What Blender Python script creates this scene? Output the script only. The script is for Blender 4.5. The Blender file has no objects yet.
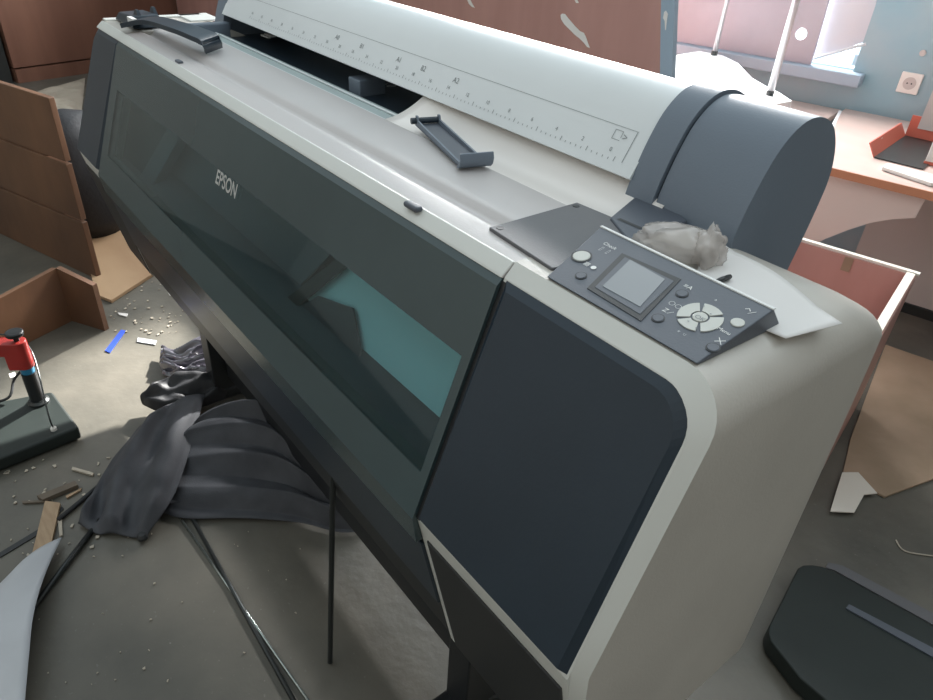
import bpy, bmesh, math, random
from mathutils import Vector, Matrix, noise
random.seed(7)
C = bpy.context.scene.collection
# ------------------------------------------------------------------ camera model
F, PX, PY = 701.0, 466.5, 350.0
CAM = Vector((2.0769, -0.4544, 1.3481))
RR = Matrix(((0.61353961, 0.46516134, -0.63811761), (0.78791682, -0.30688881, 0.53385985), (0.05249981, -0.83032776, -0.55479688)))
EX, EY, EZ = [Vector((RR[i][0], -RR[i][1], -RR[i][2])) for i in range(3)]
W = 1.864
def ray(u, v):
    a, b, c = u-PX, v-PY, F
    return Vector(tuple(RR[i][0]*a+RR[i][1]*b+RR[i][2]*c for i in range(3)))
def onp(u, v, p, n):
    r = ray(u, v); n = Vector(n); return CAM + r*(((Vector(p)-CAM).dot(n))/r.dot(n))
def az(u, v, z=0.0): return onp(u, v, (0, 0, z), (0, 0, 1))
def ax(u, v, x): return onp(u, v, (x, 0, 0), (1, 0, 0))
def ay(u, v, y): return onp(u, v, (0, y, 0), (0, 1, 0))
TH = math.radians(13.5); CT, ST = math.cos(TH), math.sin(TH)
U = Vector((CT, ST, 0)); V = Vector((-ST, CT, 0)); Z = Vector((0, 0, 1))      # the room's own axes; the printer stands askew in it
def rm(u, v, z=0.0): return U*u + V*v + Z*z
def av(u, v, d): return onp(u, v, V*d, V)       # point on a wall-parallel plane
def au(u, v, d): return onp(u, v, U*d, U)

# ------------------------------------------------------------------ materials
def mat(name, col, rough=0.5, metal=0.0, spec=0.5, var=0.0, scale=8.0, col2=None, bump=0.0, bscale=40.0, stretch=None, coat=0.0, detail=4.0, lo=.35, hi=.65, coords='Object'):
    m = bpy.data.materials.new(name); m.use_nodes = True
    nt = m.node_tree; b = nt.nodes['Principled BSDF']
    b.inputs['Base Color'].default_value = (*col, 1); b.inputs['Roughness'].default_value = rough
    b.inputs['Metallic'].default_value = metal; b.inputs['Specular IOR Level'].default_value = spec
    b.inputs['Coat Weight'].default_value = coat; b.inputs['Coat Roughness'].default_value = .08
    tc = nt.nodes.new('ShaderNodeTexCoord'); mp = nt.nodes.new('ShaderNodeMapping')
    nt.links.new(tc.outputs[coords], mp.inputs[0])
    if stretch: mp.inputs['Scale'].default_value = stretch
    if col2 is not None or var:
        if col2 is None: col2 = tuple(c*(1-var) for c in col)
        n = nt.nodes.new('ShaderNodeTexNoise'); n.inputs['Scale'].default_value = scale; n.inputs['Detail'].default_value = detail
        nt.links.new(mp.outputs[0], n.inputs['Vector'])
        r = nt.nodes.new('ShaderNodeValToRGB'); r.color_ramp.elements[0].position = lo; r.color_ramp.elements[1].position = hi
        r.color_ramp.elements[0].color = (*col2, 1); r.color_ramp.elements[1].color = (*col, 1)
        nt.links.new(n.outputs['Fac'], r.inputs[0]); nt.links.new(r.outputs[0], b.inputs['Base Color'])
    if bump:
        n2 = nt.nodes.new('ShaderNodeTexNoise'); n2.inputs['Scale'].default_value = bscale; n2.inputs['Detail'].default_value = 3
        nt.links.new(mp.outputs[0], n2.inputs['Vector'])
        bp = nt.nodes.new('ShaderNodeBump'); bp.inputs['Strength'].default_value = bump; bp.inputs['Distance'].default_value = .01
        nt.links.new(n2.outputs['Fac'], bp.inputs['Height']); nt.links.new(bp.outputs[0], b.inputs['Normal'])
    return m
M = dict(
 shell=mat('warm white plastic', (.53,.500,.452), .38, var=.10, scale=5, bump=.05, bscale=300),
 trim=mat('trim plastic', (.66,.67,.635), .3),
 deck=mat('grey deck plastic', (.56,.53,.52), .34, var=.06, scale=4, bump=.03, bscale=300),
 dark=mat('charcoal plastic', (.024,.038,.054), .34, spec=.4, var=.15, scale=6, bump=.02, bscale=200),
 smoke=mat('dark cover plastic', (.046,.074,.080), .26, spec=.6, var=.12, scale=5),
 black=mat('black plastic', (.014,.016,.018), .42),
 cap=mat('slate plastic', (.155,.190,.235), .42, bump=.04, bscale=400),  # on the roll caps this grey is glare put into black plastic
 console=mat('console plastic', (.082,.095,.118), .42, bump=.03, bscale=400),
 plate=mat('plate plastic', (.105,.105,.112), .45, bump=.03, bscale=300),
 roll=mat('roll cover white', (.76,.80,.81), .3, var=.04, scale=3),
 button=mat('button grey', (.55,.56,.52), .4),
 screen=mat('screen', (.23,.245,.26), .15, spec=.6),
 mark=mat('white print', (.80,.80,.78), .5),
 ink=mat('grey print', (.24,.26,.27), .6),
 media=mat('media paper', (.82,.78,.74), .28, spec=.6),
 paper=mat('white paper', (.70,.68,.66), .55),
 paper2=mat('dull white sheet', (.50,.52,.55), .5, var=.08, scale=9),
 brown=mat('brown laminate', (.235,.115,.078), .40, col2=(.18,.085,.058), scale=7, stretch=(1,1,.12), var=.1),
 orange=mat('orange brown board', (.20,.098,.050), .55, col2=(.10,.050,.028), scale=3, stretch=(.8,.8,.5), bump=.1),
 red=mat('red brown laminate', (.52,.29,.25), .45, col2=(.46,.25,.215), scale=8, stretch=(1,1,.2)),  # lifted paler and pinker: veiling haze over the board put into the colour
 ply=mat('plywood', (.40,.27,.16), .6, col2=(.33,.21,.12), scale=5, stretch=(.4,1,1), bump=.1),
 card=mat('hardboard', (.40,.285,.20), .6, col2=(.31,.225,.15), scale=5, bump=.1),
 card2=mat('pale hardboard', (.48,.43,.35), .6, col2=(.42,.37,.30), scale=5, bump=.1),
 edge=mat('white edge band', (.75,.70,.62), .5),
 bluewall=mat('blue wall paint', (.27,.43,.50), .5, col2=(.33,.45,.50), scale=4, bump=.1, bscale=12),
 greywall=mat('grey panel', (.55,.51,.49), .6, var=.06, scale=3),
 leftwall=mat('left wall', (.30,.28,.25), .7, var=.1, scale=3),
 beige=mat('beige laminate', (.78,.66,.60), .5, var=.05, scale=3),
 desk=mat('desk laminate', (.62,.47,.42), .28, col2=(.57,.42,.37), scale=5, stretch=(.5,1.4,1)),
 deskedge=mat('orange desk edge', (.55,.24,.13), .5),
 tabw=mat('white tabletop', (.86,.87,.88), .35),
 chrome=mat('pale metal', (.62,.62,.64), .35, metal=.6),
 steel=mat('dark steel', (.05,.055,.055), .35, metal=.6),
 brightsteel=mat('bright steel', (.45,.50,.48), .22, metal=.9),
 cloth=mat('grey cloth', (.066,.070,.080), .75, col2=(.046,.049,.058), scale=14, bump=.12, bscale=260),
 blackcloth=mat('black sheet', (.014,.015,.018), .6, bump=.2, bscale=60),
 foil=mat('dark foil', (.085,.08,.10), .16, spec=.9, coat=.6),
 redp=mat('red paint', (.42,.035,.03), .35, var=.2, scale=12),
 bluep=mat('blue plastic', (.03,.22,.40), .35),
 tape=mat('blue tape', (.02,.06,.42), .5),
 slab=mat('slab', (.022,.029,.027), .5, spec=.3, var=.2, scale=7),
 redbox=mat('red card', (.62,.15,.10), .5),
 socket=mat('socket white', (.78,.76,.72), .4),
 wood=mat('raw wood', (.42,.30,.19), .6, col2=(.34,.23,.14), scale=20, stretch=(1,6,1)),
 grime=mat('old wood', (.15,.12,.09), .7, var=.2, scale=20),
 pane=mat('pale board', (.60,.60,.64), .5),
 winboard=mat('mauve brown board', (.42,.40,.45), .5, col2=(.38,.36,.41), scale=5),
 frame=mat('window frame paint', (.58,.60,.62), .5),
 splash=mat('white paint', (.82,.80,.76), .6),
 bluestrip=mat('blue grey strip', (.34,.44,.53), .5),
 channel=mat('channel grey', (.42,.50,.50), .35, var=.1, scale=6),
 teal=mat('reflection teal', (.62,.88,.92), .35),
)
def floor_mat():
    m = bpy.data.materials.new('worn concrete floor'); m.use_nodes = True; nt = m.node_tree; b = nt.nodes['Principled BSDF']
    tc = nt.nodes.new('ShaderNodeTexCoord')
    def nz(s, d, lo, hi, c0, c1):
        n = nt.nodes.new('ShaderNodeTexNoise'); n.inputs['Scale'].default_value = s; n.inputs['Detail'].default_value = d
        nt.links.new(tc.outputs['Object'], n.inputs['Vector'])
        r = nt.nodes.new('ShaderNodeValToRGB'); r.color_ramp.elements[0].position = lo; r.color_ramp.elements[1].position = hi
        r.color_ramp.elements[0].color = (*c0, 1); r.color_ramp.elements[1].color = (*c1, 1); nt.links.new(n.outputs['Fac'], r.inputs[0]); return r
    a = nz(3.0, 8, .30, .72, (.078,.076,.064), (.165,.152,.125))
    c = nz(90, 8, .66, .86, (0,0,0), (1,1,1))
    d = nz(1.3, 3, .52, .62, (0,0,0), (1,1,1))
    mu = nt.nodes.new('ShaderNodeMath'); mu.operation = 'MULTIPLY'; nt.links.new(c.outputs[0], mu.inputs[0]); nt.links.new(d.outputs[0], mu.inputs[1])
    mx = nt.nodes.new('ShaderNodeMix'); mx.data_type = 'RGBA'; nt.links.new(mu.outputs[0], mx.inputs['Factor'])
    nt.links.new(a.outputs[0], mx.inputs['A']); mx.inputs['B'].default_value = (.30,.29,.27,1)
    nt.links.new(mx.outputs['Result'], b.inputs['Base Color']); b.inputs['Roughness'].default_value = .42
    n2 = nt.nodes.new('ShaderNodeTexNoise'); n2.inputs['Scale'].default_value = 18; n2.inputs['Detail'].default_value = 6; nt.links.new(tc.outputs['Object'], n2.inputs['Vector'])
    bp = nt.nodes.new('ShaderNodeBump'); bp.inputs['Strength'].default_value = .25; bp.inputs['Distance'].default_value = .01
    nt.links.new(n2.outputs['Fac'], bp.inputs['Height']); nt.links.new(bp.outputs[0], b.inputs['Normal'])
    return m
M['floor'] = floor_mat()
def glass_mat():
    m = bpy.data.materials.new('smoked glass'); m.use_nodes = True; nt = m.node_tree
    for n in list(nt.nodes): nt.nodes.remove(n)
    o = nt.nodes.new('ShaderNodeOutputMaterial'); t = nt.nodes.new('ShaderNodeBsdfTransparent'); t.inputs[0].default_value = (.68,.80,.81,1)
    g = nt.nodes.new('ShaderNodeBsdfGlossy'); g.inputs['Roughness'].default_value = .04; g.inputs[0].default_value = (.9,.97,1,1)
    fr = nt.nodes.new('ShaderNodeFresnel'); ge = nt.nodes.new('ShaderNodeNewGeometry'); mr = nt.nodes.new('ShaderNodeMapRange'); mr.inputs['To Min'].default_value = 1.45; mr.inputs['To Max'].default_value = 1/1.45; nt.links.new(ge.outputs['Backfacing'], mr.inputs[0]); nt.links.new(mr.outputs[0], fr.inputs[0]); mx = nt.nodes.new('ShaderNodeMixShader')
    nt.links.new(fr.outputs[0], mx.inputs[0]); nt.links.new(t.outputs[0], mx.inputs[1]); nt.links.new(g.outputs[0], mx.inputs[2]); nt.links.new(mx.outputs[0], o.inputs[0]); return m
M['glass'] = glass_mat()
def bag_mat():
    m = bpy.data.materials.new('clear plastic film'); m.use_nodes = True; nt = m.node_tree
    b = nt.nodes['Principled BSDF']; b.inputs['Base Color'].default_value = (.62,.57,.53,1); b.inputs['Roughness'].default_value = .18; b.inputs['Alpha'].default_value = .5
    b.inputs['Specular IOR Level'].default_value = .8
    return m
M['bag'] = bag_mat()

# ------------------------------------------------------------------ mesh helpers
def root(name, loc, label, cat, group=None):
    o = bpy.data.objects.new(name, None); C.objects.link(o); o.location = loc; o.empty_display_size = .05
    o['label'] = label; o['category'] = cat
    if group: o['group'] = group
    return o
def origin(o):
    p = Vector((0,0,0))
    while o is not None: p = p + o.location; o = o.parent
    return p
def obj(name, bm, m, parent=None, smooth=False, bevel=0, seg=2, label=None, cat=None, group=None, kind=None, loc=None, sub=0):
    bmesh.ops.recalc_face_normals(bm, faces=bm.faces)
    if parent is None and loc is None:
        vs = [v.co for v in bm.verts]
        loc = Vector(((min(v.x for v in vs)+max(v.x for v in vs))/2, (min(v.y for v in vs)+max(v.y for v in vs))/2, min(v.z for v in vs)))
    if parent is not None: off = origin(parent); l = Vector((0,0,0))
    else: off = Vector(loc); l = off
    for v in bm.verts: v.co -= off
    me = bpy.data.meshes.new(name); bm.to_mesh(me); bm.free()
    ms = m if isinstance(m, list) else [m]
    for k in ms: me.materials.append(M[k])
    if smooth:
        for p in me.polygons: p.use_smooth = True
    o = bpy.data.objects.new(name, me); C.objects.link(o); o.location = l; o.parent = parent
    if bevel:
        b = o.modifiers.new('bevel', 'BEVEL'); b.width = bevel; b.segments = seg; b.limit_method = 'ANGLE'; b.angle_limit = math.radians(35)
        for p in me.polygons: p.use_smooth = True
        wn = o.modifiers.new('wn', 'WEIGHTED_NORMAL'); wn.keep_sharp = True
    if sub:
        s = o.modifiers.new('sub', 'SUBSURF'); s.levels = sub; s.render_levels = sub
    if label: o['label'] = label
    if cat: o['category'] = cat
    if group: o['group'] = group
    if kind: o['kind'] = kind
    return o
def B(): return bmesh.new()
def hexa(bm, a, b, mi=0):      # a: 4 bottom, b: 4 top corners in the same order
    vs = [bm.verts.new(p) for p in list(a)+list(b)]; n = len(a)
    fs = [bm.faces.new(vs[:n][::-1]), bm.faces.new(vs[n:])]
    for i in range(n): fs.append(bm.faces.new((vs[i], vs[(i+1)%n], vs[n+(i+1)%n], vs[n+i])))
    for f in fs: f.material_index = mi
    return vs
def box(bm, x0, x1, y0, y1, z0, z1, mi=0):
    hexa(bm, [(x0,y0,z0),(x1,y0,z0),(x1,y1,z0),(x0,y1,z0)], [(x0,y0,z1),(x1,y0,z1),(x1,y1,z1),(x0,y1,z1)], mi)
def rbox(bm, u0, u1, v0, v1, z0, z1, mi=0):     # box along the room's axes
    hexa(bm, [rm(u0,v0,z0),rm(u1,v0,z0),rm(u1,v1,z0),rm(u0,v1,z0)], [rm(u0,v0,z1),rm(u1,v0,z1),rm(u1,v1,z1),rm(u0,v1,z1)], mi)
def slabp(bm, pts, d, mi=0):   # polygon given thickness vector d
    hexa(bm, [Vector(p) for p in pts], [Vector(p)+Vector(d) for p in pts], mi)
def prism(bm, prof, x0, x1):   # (y,z) outline extruded along X
    hexa(bm, [(x0,y,z) for y,z in prof], [(x1,y,z) for y,z in prof])
def smoothpath(pts, n=8):
    pts = [Vector(p) for p in pts]; out = []
    for i in range(len(pts)-1):
        p0 = pts[max(i-1,0)]; p1 = pts[i]; p2 = pts[i+1]; p3 = pts[min(i+2,len(pts)-1)]
        for k in range(n):
            t = k/n; out.append(.5*((2*p1)+(p2-p0)*t+(2*p0-5*p1+4*p2-p3)*t*t+(-p0+3*p1-3*p2+p3)*t**3))
    out.append(pts[-1]); return out
def tube(bm, pts, r, n=10, r2=None, flat=1.0):
    pts = [Vector(p) for p in pts]; rings = []; prev = None
    for i, p in enumerate(pts):
        t = (pts[min(i+1,len(pts)-1)]-pts[max(i-1,0)]).normalized()
        if prev is None: a = t.orthogonal().normalized()
        else: a = (prev - t*prev.dot(t)).normalized()
        prev = a; b = t.cross(a); rr = r if r2 is None else r+(r2-r)*i/(len(pts)-1)
        rings.append([bm.verts.new(p+(a*math.cos(q)+b*math.sin(q)*flat)*rr) for q in [2*math.pi*k/n for k in range(n)]])
    for i in range(len(rings)-1):
        for k in range(n): bm.faces.new((rings[i][k], rings[i][(k+1)%n], rings[i+1][(k+1)%n], rings[i+1][k]))
    bm.faces.new(rings[0][::-1]); bm.faces.new(rings[-1])
def lathe(bm, c, prof, n=28, axis=Z):
    axis = Vector(axis).normalized(); a = axis.orthogonal().normalized(); b = axis.cross(a); c = Vector(c); rings = []
    for r, h in prof:
        rings.append([bm.verts.new(c+axis*h+(a*math.cos(q)+b*math.sin(q))*max(r,1e-5)) for q in [2*math.pi*k/n for k in range(n)]])
    for i in range(len(rings)-1):
        for k in range(n): bm.faces.new((rings[i][k], rings[i][(k+1)%n], rings[i+1][(k+1)%n], rings[i+1][k]))
    bm.faces.new(rings[0][::-1]); bm.faces.new(rings[-1])
def grid(bm, fn, nu, nv, thick=None):
    vs = [[bm.verts.new(fn(i/nu, j/nv)) for j in range(nv+1)] for i in range(nu+1)]
    for i in range(nu):
        for j in range(nv): bm.faces.new((vs[i][j], vs[i+1][j], vs[i+1][j+1], vs[i][j+1]))
def solid(o, t, off=0.0):
    s = o.modifiers.new('solid', 'SOLIDIFY'); s.thickness = t; s.offset = off
def text_bm(bm, s, o, xd, yd, size, align='CENTER', shear=0, sx=1.0, bold=0.0):
    cu = bpy.data.curves.new('t', 'FONT'); cu.body = s; cu.size = 1.0; cu.align_x = align; cu.align_y = 'CENTER'; cu.shear = shear; cu.offset = bold
    t = bpy.data.objects.new('t', cu); C.objects.link(t); dg = bpy.context.evaluated_depsgraph_get(); me = t.evaluated_get(dg).to_mesh()
    vs = [bm.verts.new(Vector(o)+xd*(v.co.x*size*sx)+yd*(v.co.y*size)) for v in me.vertices]
    for p in me.polygons:
        try: bm.faces.new([vs[i] for i in p.vertices])
        except ValueError: pass
    bpy.data.objects.remove(t, do_unlink=True); bpy.data.curves.remove(cu)

# ================================================================== SETTING
bm = B(); rbox(bm, -5.0, 4.2, -2.8, 2.86, -.1, 0)
f = obj('floor', bm, 'floor', kind='structure', loc=(0,0,0))
VW = 2.56
sill = av(770, 57, VW).z
jr = av(862, 45, VW).dot(U)         # window's right jamb
def wallv(name, u0, u1, z0, z1, v0, v1, m):
    b = B(); rbox(b, u0, u1, v0, v1, z0, z1); return obj(name, b, m, kind='structure')
bm = B()
rbox(bm, -4.7, 4.2, VW, VW+.3, 0, sill-.02); rbox(bm, jr, 4.2, VW, VW+.3, sill-.02, 3.0); rbox(bm, -4.7, -1.9, VW, VW+.3, sill-.02, 3.0); rbox(bm, -1.9, jr, VW, VW+.3, 2.25, 3.0)
obj('wall_back', bm, 'bluewall', kind='structure')
bm = B(); rbox(bm, -5.0, -4.7, -2.6, VW, 0, 3.0); obj('wall_left', bm, 'leftwall', kind='structure')
bm = B(); rbox(bm, 4.2, 4.4, -2.6, VW, 0, 3.0); obj('wall_right', bm, 'leftwall', kind='structure')
bm = B(); rbox(bm, -5.0, 4.4, -2.8, -2.6, 0, 3.0); obj('wall_front', bm, 'leftwall', kind='structure')
# window 1: sill board, frame and mullions
bm = B(); rbox(bm, -1.95, jr+.05, VW-.07, VW+.02, sill-.05, sill); obj('window_1_sill', bm, 'bluestrip', kind='structure', bevel=.006)
bm = B()
for a, b_ in ((-1.9,-1.84),(jr-.04,jr),(-.95,-.89)): rbox(bm, a, b_, VW+.14, VW+.2, sill, 2.25)
rbox(bm, -1.9, jr, VW+.14, VW+.2, sill, sill+.045); rbox(bm, -1.9, jr, VW+.14, VW+.2, 2.19, 2.25); rbox(bm, -1.9, jr, VW+.14, VW+.2, 1.65, 1.70)
obj('window_1_frame', bm, 'frame', kind='structure')

# ================================================================== PRINTER
PR = root('large_format_printer', (W/2, .12, 0), 'long wide-format printer with smoked front cover, white shell and white ruler-marked roll cover', 'printer')
def yf(z):                      # the shell's front face, seen from the side
    if z >= .70: return (1.0-z)*(-.108/.30)
    return -.108 + (.70-z)*(.063/.285)
def yb(z):
    return .335 if z < .95 else .335-.07*((z-.95)/.065)**2
def outline(x0, x1, z0, z1, radii, step=.05):
    # rounded rectangle in front view; radii (bl, br, tr, tl)
    pts = []
    cor = [((x0,z0),radii[0],180),((x1,z0),radii[1],270),((x1,z1),radii[2],0),((x0,z1),radii[3],90)]
    for (cx,cz), r, a0 in cor:
        sx = 1 if cx == x0 else -1; sz = 1 if cz == z0 else -1
        if r <= 0: pts.append((cx,cz)); continue
        ox, oz = cx+sx*r, cz+sz*r
        for k in range(9):
            a = math.radians(a0+90*k/8); pts.append((ox+r*math.cos(a), oz+r*math.sin(a)))
    # subdivide the long edges so the face can bend
    out = []
    for i, p in enumerate(pts):
        q = pts[(i+1)%len(pts)]; L = math.hypot(q[0]-p[0], q[1]-p[1]); n = max(1, int(L/step))
        for k in range(n): out.append((p[0]+(q[0]-p[0])*k/n, p[1]+(q[1]-p[1])*k/n))
    return out
def shell(bm, x0, x1, z0, z1, radii, side):
    # side: which end is the machine's outer end (+1 right, -1 left)
    cxm, czm = (x0+x1)/2, (z0+z1)/2
    def ring(ins, yfun, innertoo=True):
        zz0, zz1 = z0+ins, z1-ins
        a0 = x0 + (ins if side < 0 or innertoo else 0); a1 = x1 - (ins if side > 0 or innertoo else 0)
        if side > 0: a0 = x0
        else: a1 = x1
        return [bm.verts.new((x, yfun(z), z)) for x, z in outline(a0, a1, zz0, zz1, [max(r-ins,.001) if r else 0 for r in radii])]
    # keep equal point counts: outline() subdivides by length, so scale the base outline instead
    base = outline(x0, x1, z0, z1, radii)
    def ring2(ins, yfun):
        vs = []
        for x, z in base:
            fx = 1 - ins/abs(x1-x0); ox = x0 if side > 0 else x1
            fz = 1 - 2*ins/(z1-z0)
            X = ox+(x-ox)*fx; ZZ = czm+(z-czm)*fz
            vs.append(bm.verts.new((X, yfun(ZZ), ZZ)))
        return vs
    rings = [ring2(.0155, lambda z: yf(z)+.03), ring2(.0155, lambda z: yf(z)), ring2(.0, lambda z: yf(z)+.009)]
    for k in (.3,.6,.85): rings.append(ring2(0, lambda z, k=k: yf(z)*(1-k)+yb(z)*k - .0*k))
    for a in (0,22,45,68,90):
        s = math.sin(math.radians(a)); c = 1-math.cos(math.radians(a)); rings.append(ring2(.035*c, lambda z, s=s: yb(z)-.035+.035*s))
    for i in range(len(rings)-1):
        n = len(base)
        for k in range(n): bm.faces.new((rings[i][k], rings[i][(k+1)%n], rings[i+1][(k+1)%n], rings[i+1][k])).material_index = 1 if i < 2 else 0
    bm.faces.new(rings[-1])
    # front face strips between mirrored z levels: simple fan of quads is unnecessary (covered by ink doors); cap with a bent grid
    return rings[0]
SX = 1.589; SL = .211
def bent_panel(bm, outl, off, back, cham=0.0):
    """panel following the bent front; outl in (x,z); off = how far it stands out; back = depth of its rear ring"""
    n = len(outl); cx = sum(p[0] for p in outl)/n; cz = sum(p[1] for p in outl)/n
    xs = [p[0] for p in outl]; zs = [p[1] for p in outl]; wx = max(xs)-min(xs); wz = max(zs)-min(zs)
    mx, mz = (max(xs)+min(xs))/2, (max(zs)+min(zs))/2
    def rg(ins, o):
        v = []; ins = max(ins, 1e-5)
        for x, z in outl:
            X = mx+(x-mx)*(1-2*ins/wx); ZZ = mz+(z-mz)*(1-2*ins/wz); v.append(bm.verts.new((X, yf(z)+(ZZ-z)*(-yfs(z))*0+o, ZZ)))
        return v
    def yfs(z): return 0
    r0 = rg(0, back); r1 = rg(0, -off+cham); r2 = rg(cham, -off)
    for a, b_ in ((r0,r1),(r1,r2)):
        for k in range(n): bm.faces.new((a[k], a[(k+1)%n], b_[(k+1)%n], b_[k]))
    bm.faces.new(r2); bm.faces.new(r0[::-1])
# --- end housings
for side, x0, x1, nm in ((1, SX, W, 'end_housing'), (-1, 0.0, SL, 'end_housing')):
    bm = B(); rad = (0,.02,.05,0) if side > 0 else (.02,0,0,.05)
    fr = shell(bm, x0, x1, .385, 1.015, rad, side)
    h = obj(nm, bm, ['shell','trim'], PR, smooth=False, label='%s white end housing of the printer' % ('near' if side > 0 else 'far'))
    for p in h.data.polygons: p.use_smooth = True
    e = h.modifiers.new('es', 'EDGE_SPLIT'); e.split_angle = math.radians(40)
    # flat backing behind the doors: upper and lower front faces of the frame
    bm = B(); a0, a1 = (x0, x1-.0155) if side > 0 else (x0+.0155, x1)
    ra1 = (0,0,.045,0) if side > 0 else (0,0,0,.045); ra2 = (0,.008,0,0) if side > 0 else (.008,0,0,0)
    bent_panel(bm, outline(a0, a1, .70, 1.0, ra1, .4), -.0003, .03, .0)
    bent_panel(bm, outline(a0, a1, .40, .70, ra2, .4), -.0003, .03, .0)
    obj('housing_frame', bm, 'trim', PR)
    # upper ink door
    bm = B()
    if side > 0: o_ = outline(SX+.004, W-.018, .7045, .9985, (0,0,.040,0), .4)
    else: o_ = outline(.017, SL-.003, .7045, .9985, (0,0,0,.03), .4)
    bent_panel(bm, o_, .0075, .012, .008)
    d = obj('ink_door', bm, 'dark', PR, label='dark ink compartment door on the %s end' % ('near' if side > 0 else 'far'))
    bm = B()
    if side > 0: o_ = outline(SX+.014, W-.024, .40, .668, (0,.01,0,0), .4)
    else: o_ = outline(.02, SL-.010, .40, .668, (.01,0,0,0), .4)
    bent_panel(bm, o_, .002, .012, .001)
    obj('lower_panel', bm, 'black', PR)
bm = B(); bent_panel(bm, outline(SX-.004, SX+.006, .7005, .996, (0,0,0,0), .4), .001, .012, .0001); obj('door_gap', bm, 'black', PR)
bm = B(); bent_panel(bm, outline(SL-.004, SL+.006, .7005, .996, (0,0,0,0), .4), .001, .012, .0001); obj('door_gap', bm, 'black', PR)
# --- centre: deck, front cover, lower fascia, back, underside
prof = [(.004,.9865),(-.002,1.0005),(.0005,1.003),(.012,1.0125),(.016,1.0135),(.045,1.0145),(.052,1.0145),(.058,1.013),(.064,1.0085),(.070,1.0072),(.075,1.0095),(.080,1.0145),(.086,1.0165),(.095,1.0165),(.176,1.0145),(.180,1.012),(.180,.955),(.15,.955),(.15,.9865)]
bm = B(); prism(bm, prof, .035, SX-.001)
o = obj('top_deck', bm, 'deck', PR, smooth=True); e = o.modifiers.new('es', 'EDGE_SPLIT'); e.split_angle = math.radians(50)
bm = B(); n = 60
prism(bm, [(-.0035,.9995),(-.0005,1.0035),(.0125,1.0145),(.0165,1.0135),(.004,.998)], SL*.0+.03, SX-.0015); obj('front_lip', bm, 'trim', PR, bevel=.001)
bm = B(); box(bm, .02, .045, .0165, .26, 1.0135, 1.0185); box(bm, .02, .12, .20, .28, 1.0135, 1.0185); obj('deck_end_highlight', bm, 'trim', PR, bevel=.003)  # light caught on the far end's rounding, built as pale strips
bm = B(); q1, q2 = az(197,24,1.025), az(222,20,1.025); box(bm, q1.x, q2.x+.01, min(q1.y,q2.y)-.03, max(q1.y,q2.y)+.01, .95, 1.025); obj('channel_block', bm, 'cap', PR, bevel=.006)
bm = B(); xx = ax(410, 204, 1.22); c = az(413, 205, 1.0165); box(bm, c.x-.014, c.x+.014, c.y-.006, c.y+.006, 1.011, 1.0185); obj('deck_latch', bm, 'console', PR, bevel=.003)
bm = B(); c = az(179, 61, 1.0165); box(bm, c.x-.012, c.x+.012, c.y-.005, c.y+.005, 1.011, 1.018); obj('deck_latch', bm, 'console', PR, bevel=.002)
# front cover frame with window opening
GX0, GX1, GZ0, GZ1 = .262, 1.574, .757, .905
def cov(bm, x0, x1, z0, z1, t=.006, d=.012):
    a = [(x0,yf(z0)-t,z0),(x1,yf(z0)-t,z0),(x1,yf(z0)+d,z0),(x0,yf(z0)+d,z0)]; b_ = [(x0,yf(z1)-t,z1),(x1,yf(z1)-t,z1),(x1,yf(z1)+d,z1),(x0,yf(z1)+d,z1)]; hexa(bm, a, b_)
CX0, CX1 = SL+.003, SX-.001
bm = B(); cov(bm, CX0, GX0, .70, .992); cov(bm, GX1, CX1, .70, .992); cov(bm, GX0, GX1, GZ1, .992); cov(bm, GX0, GX1, .70, GZ0)
hexa(bm, [(CX0,yf(.992)-.006,.992),(CX1,yf(.992)-.006,.992),(CX1,yf(.992)+.012,.992),(CX0,yf(.992)+.012,.992)], [(CX0,-.001,.9995),(CX1,-.001,.9995),(CX1,.012,.9995),(CX0,.012,.9995)])
hexa(bm, [(CX0,-.108,.655),(CX1,-.108,.655),(CX1,-.08,.655),(CX0,-.08,.655)], [(CX0,-.114,.70),(CX1,-.114,.70),(CX1,-.09,.70),(CX0,-.09,.70)])
fc = obj('front_cover', bm, 'smoke', PR)
bm = B(); cov(bm, GX0, GX1, GZ0, GZ1, .0065, -.003); obj('cover_window', bm, 'glass', fc, label='smoked see-through window in the front cover')
# logo
nrm = Vector((0,-.30,.108)).normalized(); up = Vector((0,.108,.30)).normalized()
lc = onp(226.5, 184.5, (0,-.0075,1.0), nrm)
bm = B(); text_bm(bm, 'EPSON', lc+nrm*.0008, Vector((1,0,0)), up, .035, sx=.84, bold=.02)
bmesh.ops.solidify(bm, geom=bm.faces[:], thickness=.0006); obj('logo_lettering', bm, 'mark', fc)
# lower fascia
bm = B(); z0, z1 = .415, .653
hexa(bm, [(SL,yf(z0),z0),(SX,yf(z0),z0),(SX,.30,z0+.02),(SL,.30,z0+.02)], [(SL,yf(z1),z1),(SX,yf(z1),z1),(SX,.30,z1),(SL,.30,z1)]); obj('lower_fascia', bm, 'black', PR, bevel=.004)
bm = B(); z0, z1 = .50, .645
hexa(bm, [(CX0,yf(z0)-.004,z0),(CX1,yf(z0)-.004,z0),(CX1,yf(z0)+.01,z0),(CX0,yf(z0)+.01,z0)], [(CX0,yf(z1)-.004,z1),(CX1,yf(z1)-.004,z1),(CX1,yf(z1)+.01,z1),(CX0,yf(z1)+.01,z1)]); obj('paper_guide', bm, 'dark', PR, bevel=.002)
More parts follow.
